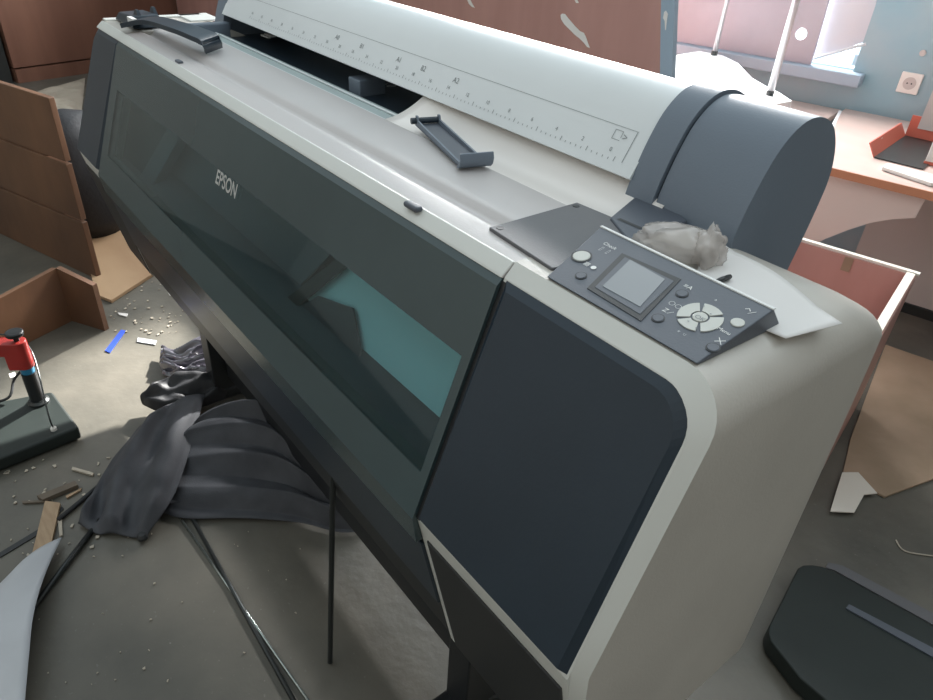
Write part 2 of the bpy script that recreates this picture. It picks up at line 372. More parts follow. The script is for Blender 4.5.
# interior behind the smoked window
bm = B(); box(bm, SL, SX, .0, .30, .66, .70); box(bm, SL, SX, .12, .30, .70, .95); obj('inner_frame', bm, 'black', PR)
bm = B(); hexa(bm, [(SL+.02,-.085,.715),(SX-.01,-.085,.715),(SX-.01,.0,.75),(SL+.02,.0,.75)], [(SL+.02,-.085,.72),(SX-.01,-.085,.72),(SX-.01,.0,.755),(SL+.02,.0,.755)]); obj('paper_platen', bm, 'dark', PR)
gp = Vector((0,0,1.0)) - nrm*.045
def gi(u_, v_, k=0.0): return onp(u_, v_, gp-nrm*k, nrm)
def ipoly(name, pts, m, k=0.0, t=.004, label=None):
    b = B(); P = [gi(u_,v_,k) for u_,v_ in pts]; hexa(b, [p-nrm*t for p in P], P); return obj(name, b, m, PR, label=label)
ipoly('reflection_sheet', [(345,262),(480,362),(425,486),(352,400),(268,326)], 'teal', .03)  # teal reflection in the window, built as a sheet behind it
ipoly('paper_plate', [(180,120),(340,245),(300,285),(255,330),(196,262),(150,190)], 'console', .04)
ipoly('reflection_edge', [(340,256),(352,262),(272,326),(256,322)], 'black', .015)  # dark bar along the edge of the reflection sheet
ipoly('print_carriage', [(118,86),(170,124),(138,180),(104,150)], 'black', .0, .03)
ipoly('carriage_rib', [(171,122),(183,131),(150,190),(138,180)], 'console', .0, .02)
ipoly('reflection_shade', [(318,296),(352,308),(360,350),(352,400),(268,340),(282,318)], 'dark', .02)  # darker patch laid over the reflection sheet
# rear channel under the roll cover
bm = B(); box(bm, .05, SX, .15, .44, .66, .955); obj('rear_body', bm, 'cap', PR)
xa = ay(384,136,.186).x
bm = B(); box(bm, .17, xa+.0, .1805, .2420, .956, 1.000); obj('channel_floor', bm, 'channel', PR)
bm = B(); box(bm, .17, xa-.01, .196, .201, 1.0, 1.003); box(bm, .17, xa-.01, .226, .231, 1.0, 1.004); obj('channel_rail', bm, 'roll', PR, bevel=.002)
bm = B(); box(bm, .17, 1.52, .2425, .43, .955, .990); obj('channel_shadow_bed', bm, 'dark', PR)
c = az(367, 78, 1.018)
bm = B(); box(bm, c.x-.022, c.x+.022, c.y-.03, c.y+.03, .955, 1.020); sl_ = obj('channel_slider', bm, 'cap', PR, bevel=.003)
bm = B(); text_bm(bm, '+', az(384,84,1.005), Vector((1,0,0)), Vector((0,1,0)), .03); text_bm(bm, '0', az(391,86,1.005), Vector((1,0,0)), Vector((0,1,0)), .03); obj('channel_mark', bm, 'mark', PR)
c = az(270, 36, 1.0); bm = B(); box(bm, c.x-.02, c.x+.02, c.y-.006, c.y+.006, 1.0005, 1.0035); box(bm, c.x-.01, c.x+.03, c.y-.02, c.y-.012, 1.0005, 1.0035); obj('channel_sticker', bm, 'mark', PR)
# --- roll cover
RP = [(.2600,1.041),(.268,1.054),(.279,1.072),(.292,1.093),(.308,1.115),(.326,1.132),(.347,1.1415),(.366,1.1440),(.39,1.141),(.415,1.130),(.435,1.110),(.448,1.085),(.453,1.06),(.45,1.03),(.44,.99),(.425,.93)]
def rollprof(n=4):
    return [(p.x, p.y) for p in smoothpath([Vector((a,b_,0)) for a,b_ in RP], n)]
def rollshell(bm, x0, x1, off, t=.006, closed_end=False, prof=None):
    pr = prof or rollprof(); n = len(pr); outer = []; inner = []
    for i, (y, z) in enumerate(pr):
        a = pr[max(i-1,0)]; b_ = pr[min(i+1,n-1)]; d = Vector((b_[0]-a[0], b_[1]-a[1])).normalized(); nr = Vector((-d.y, d.x))
        outer.append((y+nr.x*off, z+nr.y*off)); inner.append((y+nr.x*(off-t), z+nr.y*(off-t)))
    ring = outer+inner[::-1]
    if closed_end: ring = outer+[(.30,.93),(.27,.98)]
    hexa(bm, [(x0,y,z) for y,z in ring], [(x1,y,z) for y,z in ring])
def sm(o, a=40):
    for p in o.data.polygons: p.use_smooth = True
    e = o.modifiers.new('es', 'EDGE_SPLIT'); e.split_angle = math.radians(a); return o
bm = B(); rollshell(bm, .185, 1.5275, 0); rc = sm(obj('roll_cover', bm, 'roll', PR))
CP = [(.262,1.012),(.266,1.030),(.276,1.058),(.290,1.088),(.308,1.116),(.33,1.135),(.352,1.144),(.372,1.1455),(.395,1.141),(.42,1.128),(.439,1.106),(.451,1.08),(.455,1.055),(.452,1.03),(.44,.98),(.425,.93)]
cpp = [(p.x, p.y) for p in smoothpath([Vector((a,b_,0)) for a,b_ in CP], 4)]
bm = B(); rollshell(bm, 1.572, 1.688, .0, prof=cpp, closed_end=True); cp = sm(obj('roll_cover_cap', bm, 'cap', PR, label='glare-greyed near end cap of the roll cover'))
bm = B(); rollshell(bm, 1.526, 1.569, .0045, prof=cpp, closed_end=True); sm(obj('cap_flange', bm, 'cap', cp))
bm = B(); rollshell(bm, 1.565, 1.575, -.003, prof=cpp, closed_end=True); sm(obj('cap_groove', bm, 'dark', cp))
bm = B(); rollshell(bm, .135, .188, .004, prof=cpp, closed_end=True); sm(obj('roll_cover_cap', bm, 'cap', PR, label='glare-greyed far end cap of the roll cover'))
# ruler printed on the cover: long line, ticks, captions
def onroll(x, s):      # s: arc distance up from the lip
    pr = rollprof(); L = 0
    for i in range(len(pr)-1):
        a = Vector(pr[i]); b_ = Vector(pr[i+1]); d = (b_-a).length
        if L+d >= s: 
            q = a+(b_-a)*((s-L)/d); t = (b_-a).normalized(); return Vector((x, q.x-t.y*.0008, q.y+t.x*.0008)), Vector((0,t.x,t.y))
        L += d
def strip(bm, x0, x1, s0, s1):
    a, _ = onroll(x0, s0); b_, _ = onroll(x1, s0); c_, _ = onroll(x1, s1); d, _ = onroll(x0, s1); bm.faces.new([bm.verts.new(p) for p in (a,b_,c_,d)])
bm = B()
strip(bm, .30, 1.505, .058, .0586)
for s in range(5): strip(bm, 1.504, 1.505, .0155+s*.0085, .024+s*.0085)
for k in range(116): strip(bm, .34+k*.01, .341+k*.01, .0135, .0165 if k%5 else .020)
for k, tx in enumerate(['44','42','40','38','36','34','32','30','28','26','24','22','20','18','16','14','12','10','8','6','4','2','0']):
    p, t = onroll(.345+k*.0515, .0265); text_bm(bm, tx, p, Vector((1,0,0)), t, .0085)
obj('ruler_print', bm, 'ink', rc)
bm = B()
for tx, u_, v_ in (('A0',337,35),('B1',361,45),('A1',397,60),('B2',422,68),('A2',454,81)):
    bm = B(); q = onp(u_, v_, (0,.27,1.068), Vector((0,-.022,.018)).normalized()); p, t = onroll(q.x, .041); text_bm(bm, tx, p, Vector((1,0,0)), t, .013); obj('size_caption', bm, 'ink', rc)
bm = B(); p, t = onroll(1.490, .046); text_bm(bm, '>', p, Vector((1,0,0)), t, .014)
for (a0,a1,b0,b1) in ((1.470,1.484,.0525,.0532),(1.470,1.484,.040,.0407),(1.470,1.4708,.040,.053),(1.4832,1.484,.044,.053)): strip(bm, a0, a1, b0, b1)
obj('load_symbol', bm, 'ink', rc)
# --- right-hand plates and console on top of the near housing
bm = B(); zt = 1.0155
pl = [az(489,227,zt+.003), az(577,202,zt+.003), az(613,217,zt+.003), az(628,239,zt+.003), az(600,262,zt+.003), az(552,268,zt+.003)]
hexa(bm, [Vector((p.x,p.y,zt-.002)) for p in pl], pl)
ol = obj('cover_plate', bm, 'plate', PR, bevel=.0015)
for u_, v_ in ((500,228),(576,206)):
    c = az(u_, v_, zt+.003); bm = B(); lathe(bm, (c.x,c.y,zt+.0028), [(.0045,0),(.0045,.0008),(.0015,.0006)], 14); obj('screw_head', bm, 'black', ol)
bm = B()
pl = [az(610,217,zt+.006), az(640,192,zt+.006), az(668,199,zt+.006), az(688,221,zt+.006), az(629,240,zt+.006)]
hexa(bm, [Vector((p.x,p.y,zt-.002)) for p in pl], pl); obj('cap_apron', bm, 'console', PR, bevel=.003)
bm = B(); c0, c1 = az(617,219,zt+.0065), az(640,229,zt+.0065); d = Vector((0,.006,0)); bm.faces.new([bm.verts.new(p) for p in (c0,c1,c1+d,c0+d)]); obj('apron_slot', bm, 'black', PR)
# console wedge
YF_, ZF_, YT_, ZT_ = .015, 1.0175, .118, 1.040
fn = Vector((0, -(ZT_-ZF_), (YT_-YF_))).normalized(); FP = (0, YF_, ZF_)
def cf(u_, v_, h=0.0): return onp(u_, v_, (0, YF_+fn.y*h, ZF_+fn.z*h), fn)
fl, fr_, tr, tl = cf(549,275), cf(691,368), cf(770,314), cf(600,227)
fdir = Vector((0, YT_-YF_, ZT_-ZF_)).normalized()
tr.x = fr_.x + .003; 
for p, yy, zz in ((fl,YF_,ZF_),(fr_,YF_,ZF_),(tr,YT_,ZT_),(tl,YT_,ZT_)): p.y = yy; p.z = zz
bm = B()
hexa(bm, [(fl.x,fl.y+.004,zt-.001),(fr_.x,fr_.y+.004,zt-.001),(tr.x,YT_+.024,zt-.001),(tl.x-.02,YT_+.024,zt-.001)], [fl,fr_,tr,tl])
cn = obj('control_console', bm, 'console', PR, bevel=.0015)
bm = B(); hexa(bm, [tl+Vector((0,-.002,-.0005)),tr+Vector((0,-.002,-.0005)),tr+Vector((0,.002,-.001)),tl+Vector((0,.002,-.001))], [tl+Vector((0,-.002,.0008)),tr+Vector((0,-.002,.0008)),tr+Vector((0,.002,.0006)),tl+Vector((0,.002,.0006))]); obj('console_highlight', bm, 'mark', cn)  # highlight along the console's top edge, modelled as a white strip
def poly(pts, name, m, par, h=.0004, t=.0006):
    b = B(); ps = [cf(u_, v_, h) for u_, v_ in pts]; hexa(b, [p-fn*t for p in ps], ps); return obj(name, b, m, par)
poly([(622,253),(681,279),(641,321),(587,288)], 'screen_bezel', 'black', cn, .0008)
poly([(625,257),(674,281),(640,314),(595,287)], 'bezel_recess', 'console', cn, .0011)
poly([(630,259.5),(665,279),(640,306.5),(602.5,286)], 'display_screen', 'screen', cn, .0015)
def disc(u_, v_, r, name, m, h=.0025, ring=True, rm_='black'):
    c = cf(u_, v_); b = B(); lathe(b, c, [(r,0),(r,h*.35),(r*.92,h*.5)], 24, fn); o_ = obj(name, b, m, cn, smooth=False)
    if ring:
        b = B(); lathe(b, c, [(r*1.22,0),(r*1.22,.0006)], 24, fn); obj('button_surround', b, rm_, o_)
    return o_
disc(581.5,256.5,.0092,'power_button','button')
for u_, v_ in ((581,276),(682,294),(658,318.5),(713,348)): disc(u_, v_, .0052, 'round_button', 'console')
disc(737.6,323,.0062,'round_button','button', ring=False)
c = cf(700,317.7); b = B(); lathe(b, c, [(.0068,0),(.0068,.0012),(.006,.0015)], 24, fn); obj('ok_button', b, 'button', cn)
e1 = Vector((1,0,0)); e2 = fdir
for q in range(4):
    g0, g1 = ((47,123),(123,227),(227,303),(303,407))[q]
    b = B(); a0 = math.radians(g0+6); a1 = math.radians(g1-6); n = 12; ri, ro = .0085, .0205
    lo = [c+(e1*math.cos(a0+(a1-a0)*k/n)+e2*math.sin(a0+(a1-a0)*k/n))*ro for k in range(n+1)]+[c+(e1*math.cos(a1+(a0-a1)*k/n)+e2*math.sin(a1+(a0-a1)*k/n))*ri for k in range(n+1)]
    hexa(b, lo, [p+fn*.0012 for p in lo]); obj('arrow_key', b, 'button', cn)
for tx, u_, v_, s in (('Check',610,246,.0085),('▯ ▯',605,250,.009),('▦ ●',590,266,.010),('≡A',688,287,.010),('Z ⁄',667,311,.010),('◯ ◯',675,305,.0055),('▵',716,300,.010),('▿▫',683,334,.010),('Menu',724,331,.0075),('✕',720,341,.012),('↑⁄',748,311,.012)):
    b = B(); text_bm(b, tx, cf(u_, v_, .0006), e1, e2, s*.8); obj('key_caption', b, 'mark', cn)
for tx, u_, v_ in (('◂',688,321),('▸',711,314),('▴',704,306),('▾',696,328),('OK',700,318)): b = B(); text_bm(b, tx, cf(u_, v_, .0019), e1, e2, .007); obj('key_legend', b, 'ink', cn)
# --- stand
bm = B(); box(bm, .30, .36, .03, .13, .05, .44); hexa(bm, [(.305,.13,.06),(.355,.13,.06),(.355,.30,.06),(.305,.30,.06)], [(.305,.13,.20),(.355,.13,.20),(.355,.16,.20),(.305,.16,.20)]); obj('stand_leg', bm, 'black', PR, bevel=.004)
bm = B(); box(bm, 1.50, 1.56, .03, .13, .05, .44); obj('stand_leg', bm, 'black', PR, bevel=.004)
for x in (.33, 1.53):
    bm = B(); box(bm, x-.035, x+.035, -.06, .40, .02, .06); obj('stand_foot', bm, 'black', PR, bevel=.01)
bm = B(); box(bm, .36, 1.50, .07, .11, .10, .16); obj('stand_beam', bm, 'black', PR, bevel=.004)
p0, p1 = az(330,662,0.006), ay(333,470,-.055); bm = B(); tube(bm, [p0,p1], .0055, 10); obj('basket_rod', bm, 'steel', PR)

# ================================================================== things on the printer
ph = [(0,0),(.0,0)]
# media sheet curling under the roll cover
xs0 = az(380,137,1.017).x
xa, xb = ay(384,136,.186).x, ay(421,93,.262).x
def media(s, t):
    y = .186+.10*t; x0 = xa+(xb-xa)*t**.6; x = x0+(1.585-x0)*s
    z = 1.008-.008*math.sin(math.pi*t)+.034*t*t+(1-s)**6*.012*math.sin(math.pi*min(1,t*1.0)*.8)
    return Vector((x, y, z))
bm = B(); grid(bm, media, 24, 16); o = obj('media_sheet', bm, 'media', None, smooth=True, label='glossy white paper sheet curling up under the front edge of the roll cover', cat='paper'); solid(o, .0008)
# bracket in the middle
def arm(name, hook, tail, width, label, lift0, lift1):
    r = root(name, (hook+tail)/2, label, 'bracket'); return r
zb = 1.0178
A0, A1 = az(430,125,zb), az(477,166,zb)
A0.z = A1.z = zb
r = root('black_bracket', ((A0.x+A1.x)/2,(A0.y+A1.y)/2,zb), 'black plastic bracket with an upturned end lying mid deck below the ruler cover', 'bracket')
P = [az(427,127,zb+.004), az(447,124,zb+.004), az(478,158,zb+.003), az(459,164,zb+.001)]
d = (A1-A0).normalized(); w = Vector((-d.y,d.x,0))
wd = .020; A0 = A0-w*.004; A1 = A1-w*.006
bm = B(); a = A0-w*wd; b_ = A0+w*wd; c_ = A1+w*wd; e_ = A1-w*wd
hexa(bm, [a,e_,c_,b_], [p+Z*.003 for p in (a,e_,c_,b_)]); obj('bracket_plate', bm, 'console', r, bevel=.001)
for s in (-1,1):
    bm = B(); q0 = A0+w*wd*s; q1 = A1+w*wd*s; i_ = -w*s*.003
    hexa(bm, [q0,q1,q1+i_,q0+i_], [q0+Z*.010,q1+Z*.006,q1+i_+Z*.006,q0+i_+Z*.010]); obj('side_rib', bm, 'cap', r)
    bm = B(); hexa(bm, [q0-d*.004,q0+d*.012,q0+d*.012+i_,q0-d*.004+i_], [q0-d*.002+Z*.016,q0+d*.004+Z*.016,q0+d*.004+i_+Z*.016,q0-d*.002+i_+Z*.016]); obj('lug', bm, 'cap', r)
bm = B(); tube(bm, [A0-w*(wd+.008)+Z*.008, A0+w*wd+Z*.008], .005, 10); obj('pivot_pin', bm, 'dark', r)
bm = B(); hh = [(0,0),(.006,.001),(.011,.006),(.013,.014),(.0105,.0215),(.008,.0215),(.0095,.014),(.008,.008),(.0,.003)]
wd2 = .025; ends = [[A1+w*(s*wd2)+d*(k*1.1)+Z*(h*1.05) for k,h in hh] for s in (-1,1)]
wx = (Vector((1,.12,0))).normalized()
hexa(bm, ends[0], ends[1]); obj('upturned_end', bm, 'cap', r, bevel=.0005)
# bracket at the far left: arched arm ending in a paddle
P0, P1 = az(140,20,1.04), az(210,47,1.02)
r = root('arched_bracket', (P0.x*.5+P1.x*.5, P0.y*.5+P1.y*.5, 1.018), 'black arched arm bracket lying across the far end of the deck', 'bracket')
path = smoothpath([az(126,22,1.034), az(150,18,1.050), az(178,25,1.058), az(198,32,1.056), az(210,38,1.050), az(213,49,1.022)], 6)
wv = (az(224,33,1.045)-az(203,40,1.045)).normalized()*.036
bm = B(); n = len(path); vs = []
for i, p in enumerate(path):
    t = (path[min(i+1,n-1)]-path[max(i-1,0)]).normalized(); nn = t.cross(wv).normalized()
    if nn.z < 0: nn = -nn
    k = .70+.30*min(1,i/(n*.6)); ww = wv*k
    if i > n-8: nn = Vector((-.55,.1,.8)).normalized() if i < n-4 else Vector((-1,.1,.2)).normalized()
    vs.append([bm.verts.new(p-ww), bm.verts.new(p+ww), bm.verts.new(p+ww-nn*.010), bm.verts.new(p-ww-nn*.010)])
for i in range(n-1):
    for k in range(4): bm.faces.new((vs[i][k], vs[i][(k+1)%4], vs[i+1][(k+1)%4], vs[i+1][k]))
bm.faces.new(vs[0][::-1]); bm.faces.new(vs[-1]); obj('arm', bm, 'dark', r, smooth=False, bevel=.002)
bm = B(); q = az(133,20,1.022)
hexa(bm, [q+Vector((-.05,-.03,-.004)),q+Vector((.10,-.03,-.004)),q+Vector((.10,.05,-.004)),q+Vector((-.05,.05,-.004))], [q+Vector((-.04,-.02,.014)),q+Vector((.08,-.02,.022)),q+Vector((.08,.04,.022)),q+Vector((-.04,.04,.016))]); obj('bracket_base', bm, 'dark', r, bevel=.004)
for u_, v_ in ((138,10),(154,7)):
    q1 = az(u_,v_+6,1.04); bm = B(); hexa(bm, [q1+Vector((-.03,-.008,-.015)),q1+Vector((.03,-.008,-.015)),q1+Vector((.03,.005,-.015)),q1+Vector((-.03,.005,-.015))],[q1+Vector((-.004,-.004,.014)),q1+Vector((.008,-.004,.014)),q1+Vector((.008,.002,.014)),q1+Vector((-.004,.002,.014))]); obj('lug', bm, 'dark', r)
c_ = az(131,17,1.046); bm = B(); box(bm, c_.x-.012, c_.x+.03, c_.y-.006, c_.y+.004, c_.z-.012, c_.z); obj('white_clip', bm, 'mark', r, label='white clip on the bracket')
# crumpled clear bag behind the console
bc = az(678,258,zt)
rb = root('plastic_bag', (bc.x,bc.y,zt), 'crumpled clear plastic bag lying behind the control console', 'bag')
def blob(bm, c, sx, sy, sz, rot, seed, amp, n=3):
    bmesh.ops.create_icosphere(bm, subdivisions=n, radius=1.0)
    cr, sr = math.cos(rot), math.sin(rot)
    for v in bm.verts:
        q = v.co.copy(); k = 1+amp*noise.noise(q*2.1+Vector((seed,0,0)))+amp*.7*abs(noise.noise(q*4.7+Vector((0,seed,0))))
        q = Vector((q.x*sx, q.y*sy, q.z*sz))*k; z = max(q.z, -sz*.55)
        v.co = Vector((c[0]+q.x*cr-q.y*sr, c[1]+q.x*sr+q.y*cr, c[2]+z+sz*.55))
bm = B(); blob(bm, az(676,252,zt+.003), .046, .030, .019, .5, 3, .22, 4); obj('bag_film', bm, 'bag', rb, smooth=True)
bm = B(); blob(bm, az(706,262,zt+.003), .015, .022, .024, .3, 9, .4, 4); obj('bag_twist', bm, 'bag', rb, smooth=True)
bm = B(); q0, q1 = az(713,284,zt+.006), az(729,277,zt+.006); tube(bm, [q0,(q0+q1)/2+Z*.001,q1], .004, 8, flat=.7); obj('black_clip', bm, 'black', None, smooth=True, label='small black plastic clip between the clear bag and the console', cat='clip')
# paper sheet on the housing, running under the bag
def lerp4(a,b_,c_,d_,s,t): return a*(1-s)*(1-t)+b_*s*(1-t)+c_*s*t+d_*(1-s)*t
ca = [az(690,300,zt+.001), az(786,338,zt+.002), az(842,325,zt+.002), az(706,235,zt+.001)]
def sheet1(s,t):
    p = lerp4(ca[0],ca[1],ca[2],ca[3],s,t); p.z = zt+.0015+.006*math.sin(math.pi*min(1,max(0,(s-.25)/.6)))*t+.002*t; return p
bm = B(); grid(bm, sheet1, 20, 12); o = obj('paper_sheet', bm, 'paper', None, smooth=True, label='creased white paper sheet lying on the printer housing behind the console', cat='paper'); solid(o,.0006)

# ================================================================== floor: left
bm = B()
# chest board face, lit edge, seen left of the printer
zc = .68; pA, pB = az(0,83,zc), az(48,98,zc); dirc = (pA-pB).normalized(); br = az(94,280,0)
br2 = Vector((pB.x,pB.y,0)); nn = Vector((-dirc.y,dirc.x,0)); 
if nn.x > 0: nn = -nn
r = root('drawer_carcass', br2+dirc*.3, 'worn brown wooden cabinet side with horizontal gaps standing nearest the black bundle', 'cabinet')
zs = [(.0,.235),(.243,.455),(.463,.68)]
for i, (a, b_) in enumerate(zs):
    bm = B(); p = [Vector((br2.x,br2.y,a)), br2+dirc*.9+Z*a, br2+dirc*.9+nn*.022+Z*a, br2+nn*.022+Z*a]
    hexa(bm, p, [Vector((q.x,q.y,b_)) for q in p]); obj('side_board', bm, 'orange', r, bevel=.003)
    if i < 2:
        bm = B(); p = [br2+dirc*.12+nn*.006+Z*b_, br2+dirc*.88+nn*.006+Z*b_, br2+dirc*.88+nn*.018+Z*b_, br2+dirc*.12+nn*.018+Z*b_]; hexa(bm, p, [Vector((q.x,q.y,b_+.008)) for q in p]); obj('spacer', bm, 'orange', r)
# L of two boards
cr_, rt, lf = az(72,321), az(105,331), az(0,357)
def board(bm, a, b_, h0, h1, t):
    d = (b_-a).normalized(); n_ = Vector((-d.y,d.x,0))*t
    hexa(bm, [a,b_,b_+n_,a+n_], [a+Z*h0,b_+Z*h1,b_+n_+Z*h1,a+n_+Z*h0])
r = root('board_frame', (cr_.x,cr_.y,0), 'two low brown boards joined in an L on the floor behind the red clamp post', 'boards')
bm = B(); board(bm, cr_, rt, .205, .175, .018); obj('end_board', bm, 'orange', r)
bm = B(); board(bm, lf, cr_, .18, .205, .018); obj('long_board', bm, 'orange', r)
bm = B(); board(bm, cr_+Z*.205, rt+Z*.175, .002, .002, .018); obj('board_edge', bm, 'orange', r)
# plywood on the floor
def flat(name, pts, m, z, t, label, cat, bevel=0.0, parent=None):
    b = B(); hexa(b, [az(u_,v_,z) for u_,v_ in pts], [az(u_,v_,z)+Z*t for u_,v_ in pts]); return obj(name, b, m, parent, label=label, cat=cat, bevel=bevel)
flat('plywood_sheet', [(80,234),(118,222),(152,250),(175,262),(112,303),(97,297)], 'ply', .002, .012, 'light plywood offcut on the floor under the far end of the printer', 'board')
# black bundle
bm = B(); 
for k,(u_,v_,rr,hh) in enumerate(((90,215,.16,.72),(82,190,.14,.78))):
    c = az(u_+4, v_+14, 0) if k == 0 else az(90,225,0)+Vector((-.12,.12,0))
    hh = ax(60+8*k, 112+4*k, c.x).z; lathe(bm, c, [(rr*.8,.0),(rr,.08),(rr*.95,hh*.5),(rr*.85,hh*.8),(rr*.45,hh*.97),(.01,hh)], 20)
for v in bm.verts: v.co += Vector(noise.noise_vector(v.co*6))*.035*(1 if v.co.z > .02 else 0); v.co.z = max(v.co.z,0.001)
obj('black_bundle', bm, 'blackcloth', None, smooth=True, label='tall black bundle standing between the brown cabinet and the far printer end', cat='bundle')
# clamp device
sl = [az(-70,440,.03), az(-20,395,.03), az(55,392,.03), az(79,428,.03), az(0,460,.03)]
r = root('clamp_stand', (az(36,400).x, az(36,400).y, 0), 'black flat stand with a post, red clamp head and black knob at the left', 'stand')
bm = B(); T = [az(-60,412,.045), az(52,391,.045), az(79,427,.045), az(-60,482,.045)]
hexa(bm, [Vector((p.x,p.y,.004)) for p in T], T); obj('base_slab', bm, 'slab', r, bevel=.008)
pc = az(39,402,.045); bm = B(); lathe(bm, pc, [(.028,0),(.028,.006),(.022,.012),(.022,.014)], 28); obj('post_collar', bm, 'steel', r)
bm = B(); lathe(bm, pc, [(.019,.0),(.019,.105)], 24); obj('post', bm, 'black', r)
bm = B(); lathe(bm, pc, [(.0165,.105),(.0175,.108),(.0175,.122),(.016,.125)], 24); obj('post_ring', bm, 'bluep', r, label='blue ring on the post')
hd = pc+Z*.125
lft = (az(-40,330,.25)-az(25,330,.25)); lft.z = 0; lft.normalize(); pn = Vector((-lft.y,lft.x,0))
bm = B(); cc = [hd+lft*(-.022*math.cos(a))+pn*(.022*math.sin(a)) for a in [math.radians(-80+160*k/10) for k in range(11)]]
pts = cc+[hd+lft*.035+pn*.022, hd+lft*.035-pn*.022]
hexa(bm, pts, [p+Z*.085 for p in pts]); obj('clamp_head', bm, 'redp', r, bevel=.003)
bm = B(); a, b_ = hd+lft*.03, hd+lft*.30
hexa(bm, [a-pn*.022+Z*.045,b_-pn*.022+Z*.045,b_+pn*.022+Z*.045,a+pn*.022+Z*.045], [a-pn*.022+Z*.084,b_-pn*.022+Z*.084,b_+pn*.022+Z*.084,a+pn*.022+Z*.084]); obj('clamp_arm', bm, 'redp', r, bevel=.003)
bm = B(); lathe(bm, hd+Z*.085, [(.007,0),(.007,.012),(.014,.014),(.021,.017),(.0225,.020),(.0225,.027),(.020,.029),(.012,.028)], 22); obj('knob', bm, 'black', r)
cb = az(54,430,.045); bm = B(); tube(bm, smoothpath([hd+lft*.12+Z*.09-pn*.02, hd+lft*.03+Z*.085-pn*.025, hd-lft*.012+Z*.03-pn*.028, cb+Z*.06, cb+Z*.01], 6), .0022, 8); obj('cable', bm, 'steel', r)
bm = B(); lathe(bm, cb, [(.008,0),(.008,.008),(.004,.012)], 12); obj('cable_plug', bm, 'socket', r)
bm = B(); tube(bm, smoothpath([az(-20,405,.05), az(8,398,.06), az(14,380,.09), az(24,368,.12)], 6), .004, 8); obj('hose', bm, 'black', r)
bm = B(); box(bm, *(lambda p: (p.x-.012,p.x+.012,p.y-.008,p.y+.008,p.z-.004,p.z+.004))(az(13,376,.085))); obj('cable_tag', bm, 'socket', r)
# cloths
def coons(c0, c1, d0, d1, s, t):   # c0,c1: curves along s at t=0,1 ; d0,d1: along t at s=0,1
    def ev(c, k):
        n_ = len(c)-1; i = min(int(k*n_), n_-1); f_ = k*n_-i; return c[i].lerp(c[i+1], f_)
    a = ev(c0,s).lerp(ev(c1,s), t); b = ev(d0,t).lerp(ev(d1,t), s)
    cc = lerp4(c0[0],c0[-1],c1[-1],c1[0],s,t); return a+b-cc
def cloth(name, c0, c1, d0, d1, m, label, fold, zoff, nu=70, nv=50, amp=.03, thick=.0015, cat='cloth', edge=.012, parent=None):
    c0,c1,d0,d1 = [smoothpath([az(u_,v_,z) for u_,v_,z in c], 8) for c in (c0,c1,d0,d1)]
    def fn_(s,t):
        p = coons(c0,c1,d0,d1,s,t); e = min(1, min(s,1-s)/.10)*min(1,min(t,1-t)/.10)
        p.z += amp*(fold(s,t)*.5+.5)*(.25+.75*e); p.z = max(p.z, zoff); return p
    b = B(); grid(b, fn_, nu, nv); o_ = obj(name, b, m, parent, smooth=True, label=label, cat=cat); solid(o_, thick, 1); return o_
cloth('grey_cloth', [(160,512,.004),(185,520,.004),(245,520,.004),(300,524,.004),(340,533,.004),(372,530,.004)],
      [(195,425,.10),(215,410,.11),(240,402,.12),(265,405,.13),(285,432,.13),(300,440,.13)],
      [(160,512,.004),(165,480,.03),(178,445,.07),(195,425,.10)], [(372,530,.004),(352,500,.05),(320,465,.10),(300,440,.13)], 'cloth',
      'dark grey pleated fabric sheet fanning out under the printer front', lambda s,t: (2*abs(((t*4.2+.35*s)%1.0)-.5)*2-1)*(.30+.9*s)+.45*noise.noise(Vector((s*3,t*9,1)))+.25*math.sin(t*40+6*s)*s, .003, amp=.034, nu=60, nv=120)
cloth('grey_cloth', [(79,525,.004),(95,534,.004),(118,536,.004),(146,540,.004)], [(140,428,.05),(160,412,.07),(180,400,.08),(205,396,.08)],
      [(79,525,.004),(95,492,.01),(112,462,.03),(140,428,.05)], [(146,540,.004),(168,508,.04),(184,470,.07),(205,396,.08)], 'cloth',
      'dark grey crumpled fabric heap hanging left of the pleated sheet', lambda s,t: math.sin(s*13+3*t+2*math.sin(t*3))*.8+.8*noise.noise(Vector((s*5,t*5,4))), .003, amp=.04)
cloth('black_bag', [(143,405,.03),(160,412,.03),(190,410,.03),(225,400,.03)], [(152,385,.06),(175,377,.07),(200,374,.08),(230,372,.08)],
      [(143,405,.03),(141,398,.05),(146,392,.06),(152,385,.06)], [(225,400,.03),(228,390,.05),(230,380,.07),(230,372,.08)], 'blackcloth',
      'black crumpled film bag lying above the grey cloth heap', lambda s,t: noise.noise(Vector((s*5,t*4,2)))*1.5, .003, amp=.03, cat='bag')
cloth('foil_wrap', [(163,376,.01),(180,380,.01),(198,378,.01),(222,374,.01)], [(162,346,.03),(180,352,.03),(200,340,.06),(222,330,.07)],
      [(163,376,.01),(160,365,.02),(161,355,.03),(162,346,.03)], [(222,374,.01),(224,360,.03),(224,345,.05),(222,330,.07)], 'foil',
      'shiny dark wrinkled foil beside the printer stand leg', lambda s,t: (1-2*abs(noise.noise(Vector((s*2.5+t*1.2,t*7,7)))))*1.6-.8+noise.noise(Vector((s*4,t*16,3)))*.7, .003, amp=.03, cat='foil')
bm = B(); p0, p1 = az(160,503,.02), az(225,498,.02); tube(bm, [p0,p1], .012, 8, flat=.6); obj('grey_strap', bm, 'cloth', None, label='flat dark fabric strap end lying below the pleated sheet', cat='strap')
bm = B(); p0 = az(143,538,.008); lathe(bm, p0, [(.012,0),(.013,.008),(.008,.014)], 10); obj('strap_stopper', bm, 'black', None, label='small black toggle at the bottom hem of the crumpled fabric', cat='toggle')
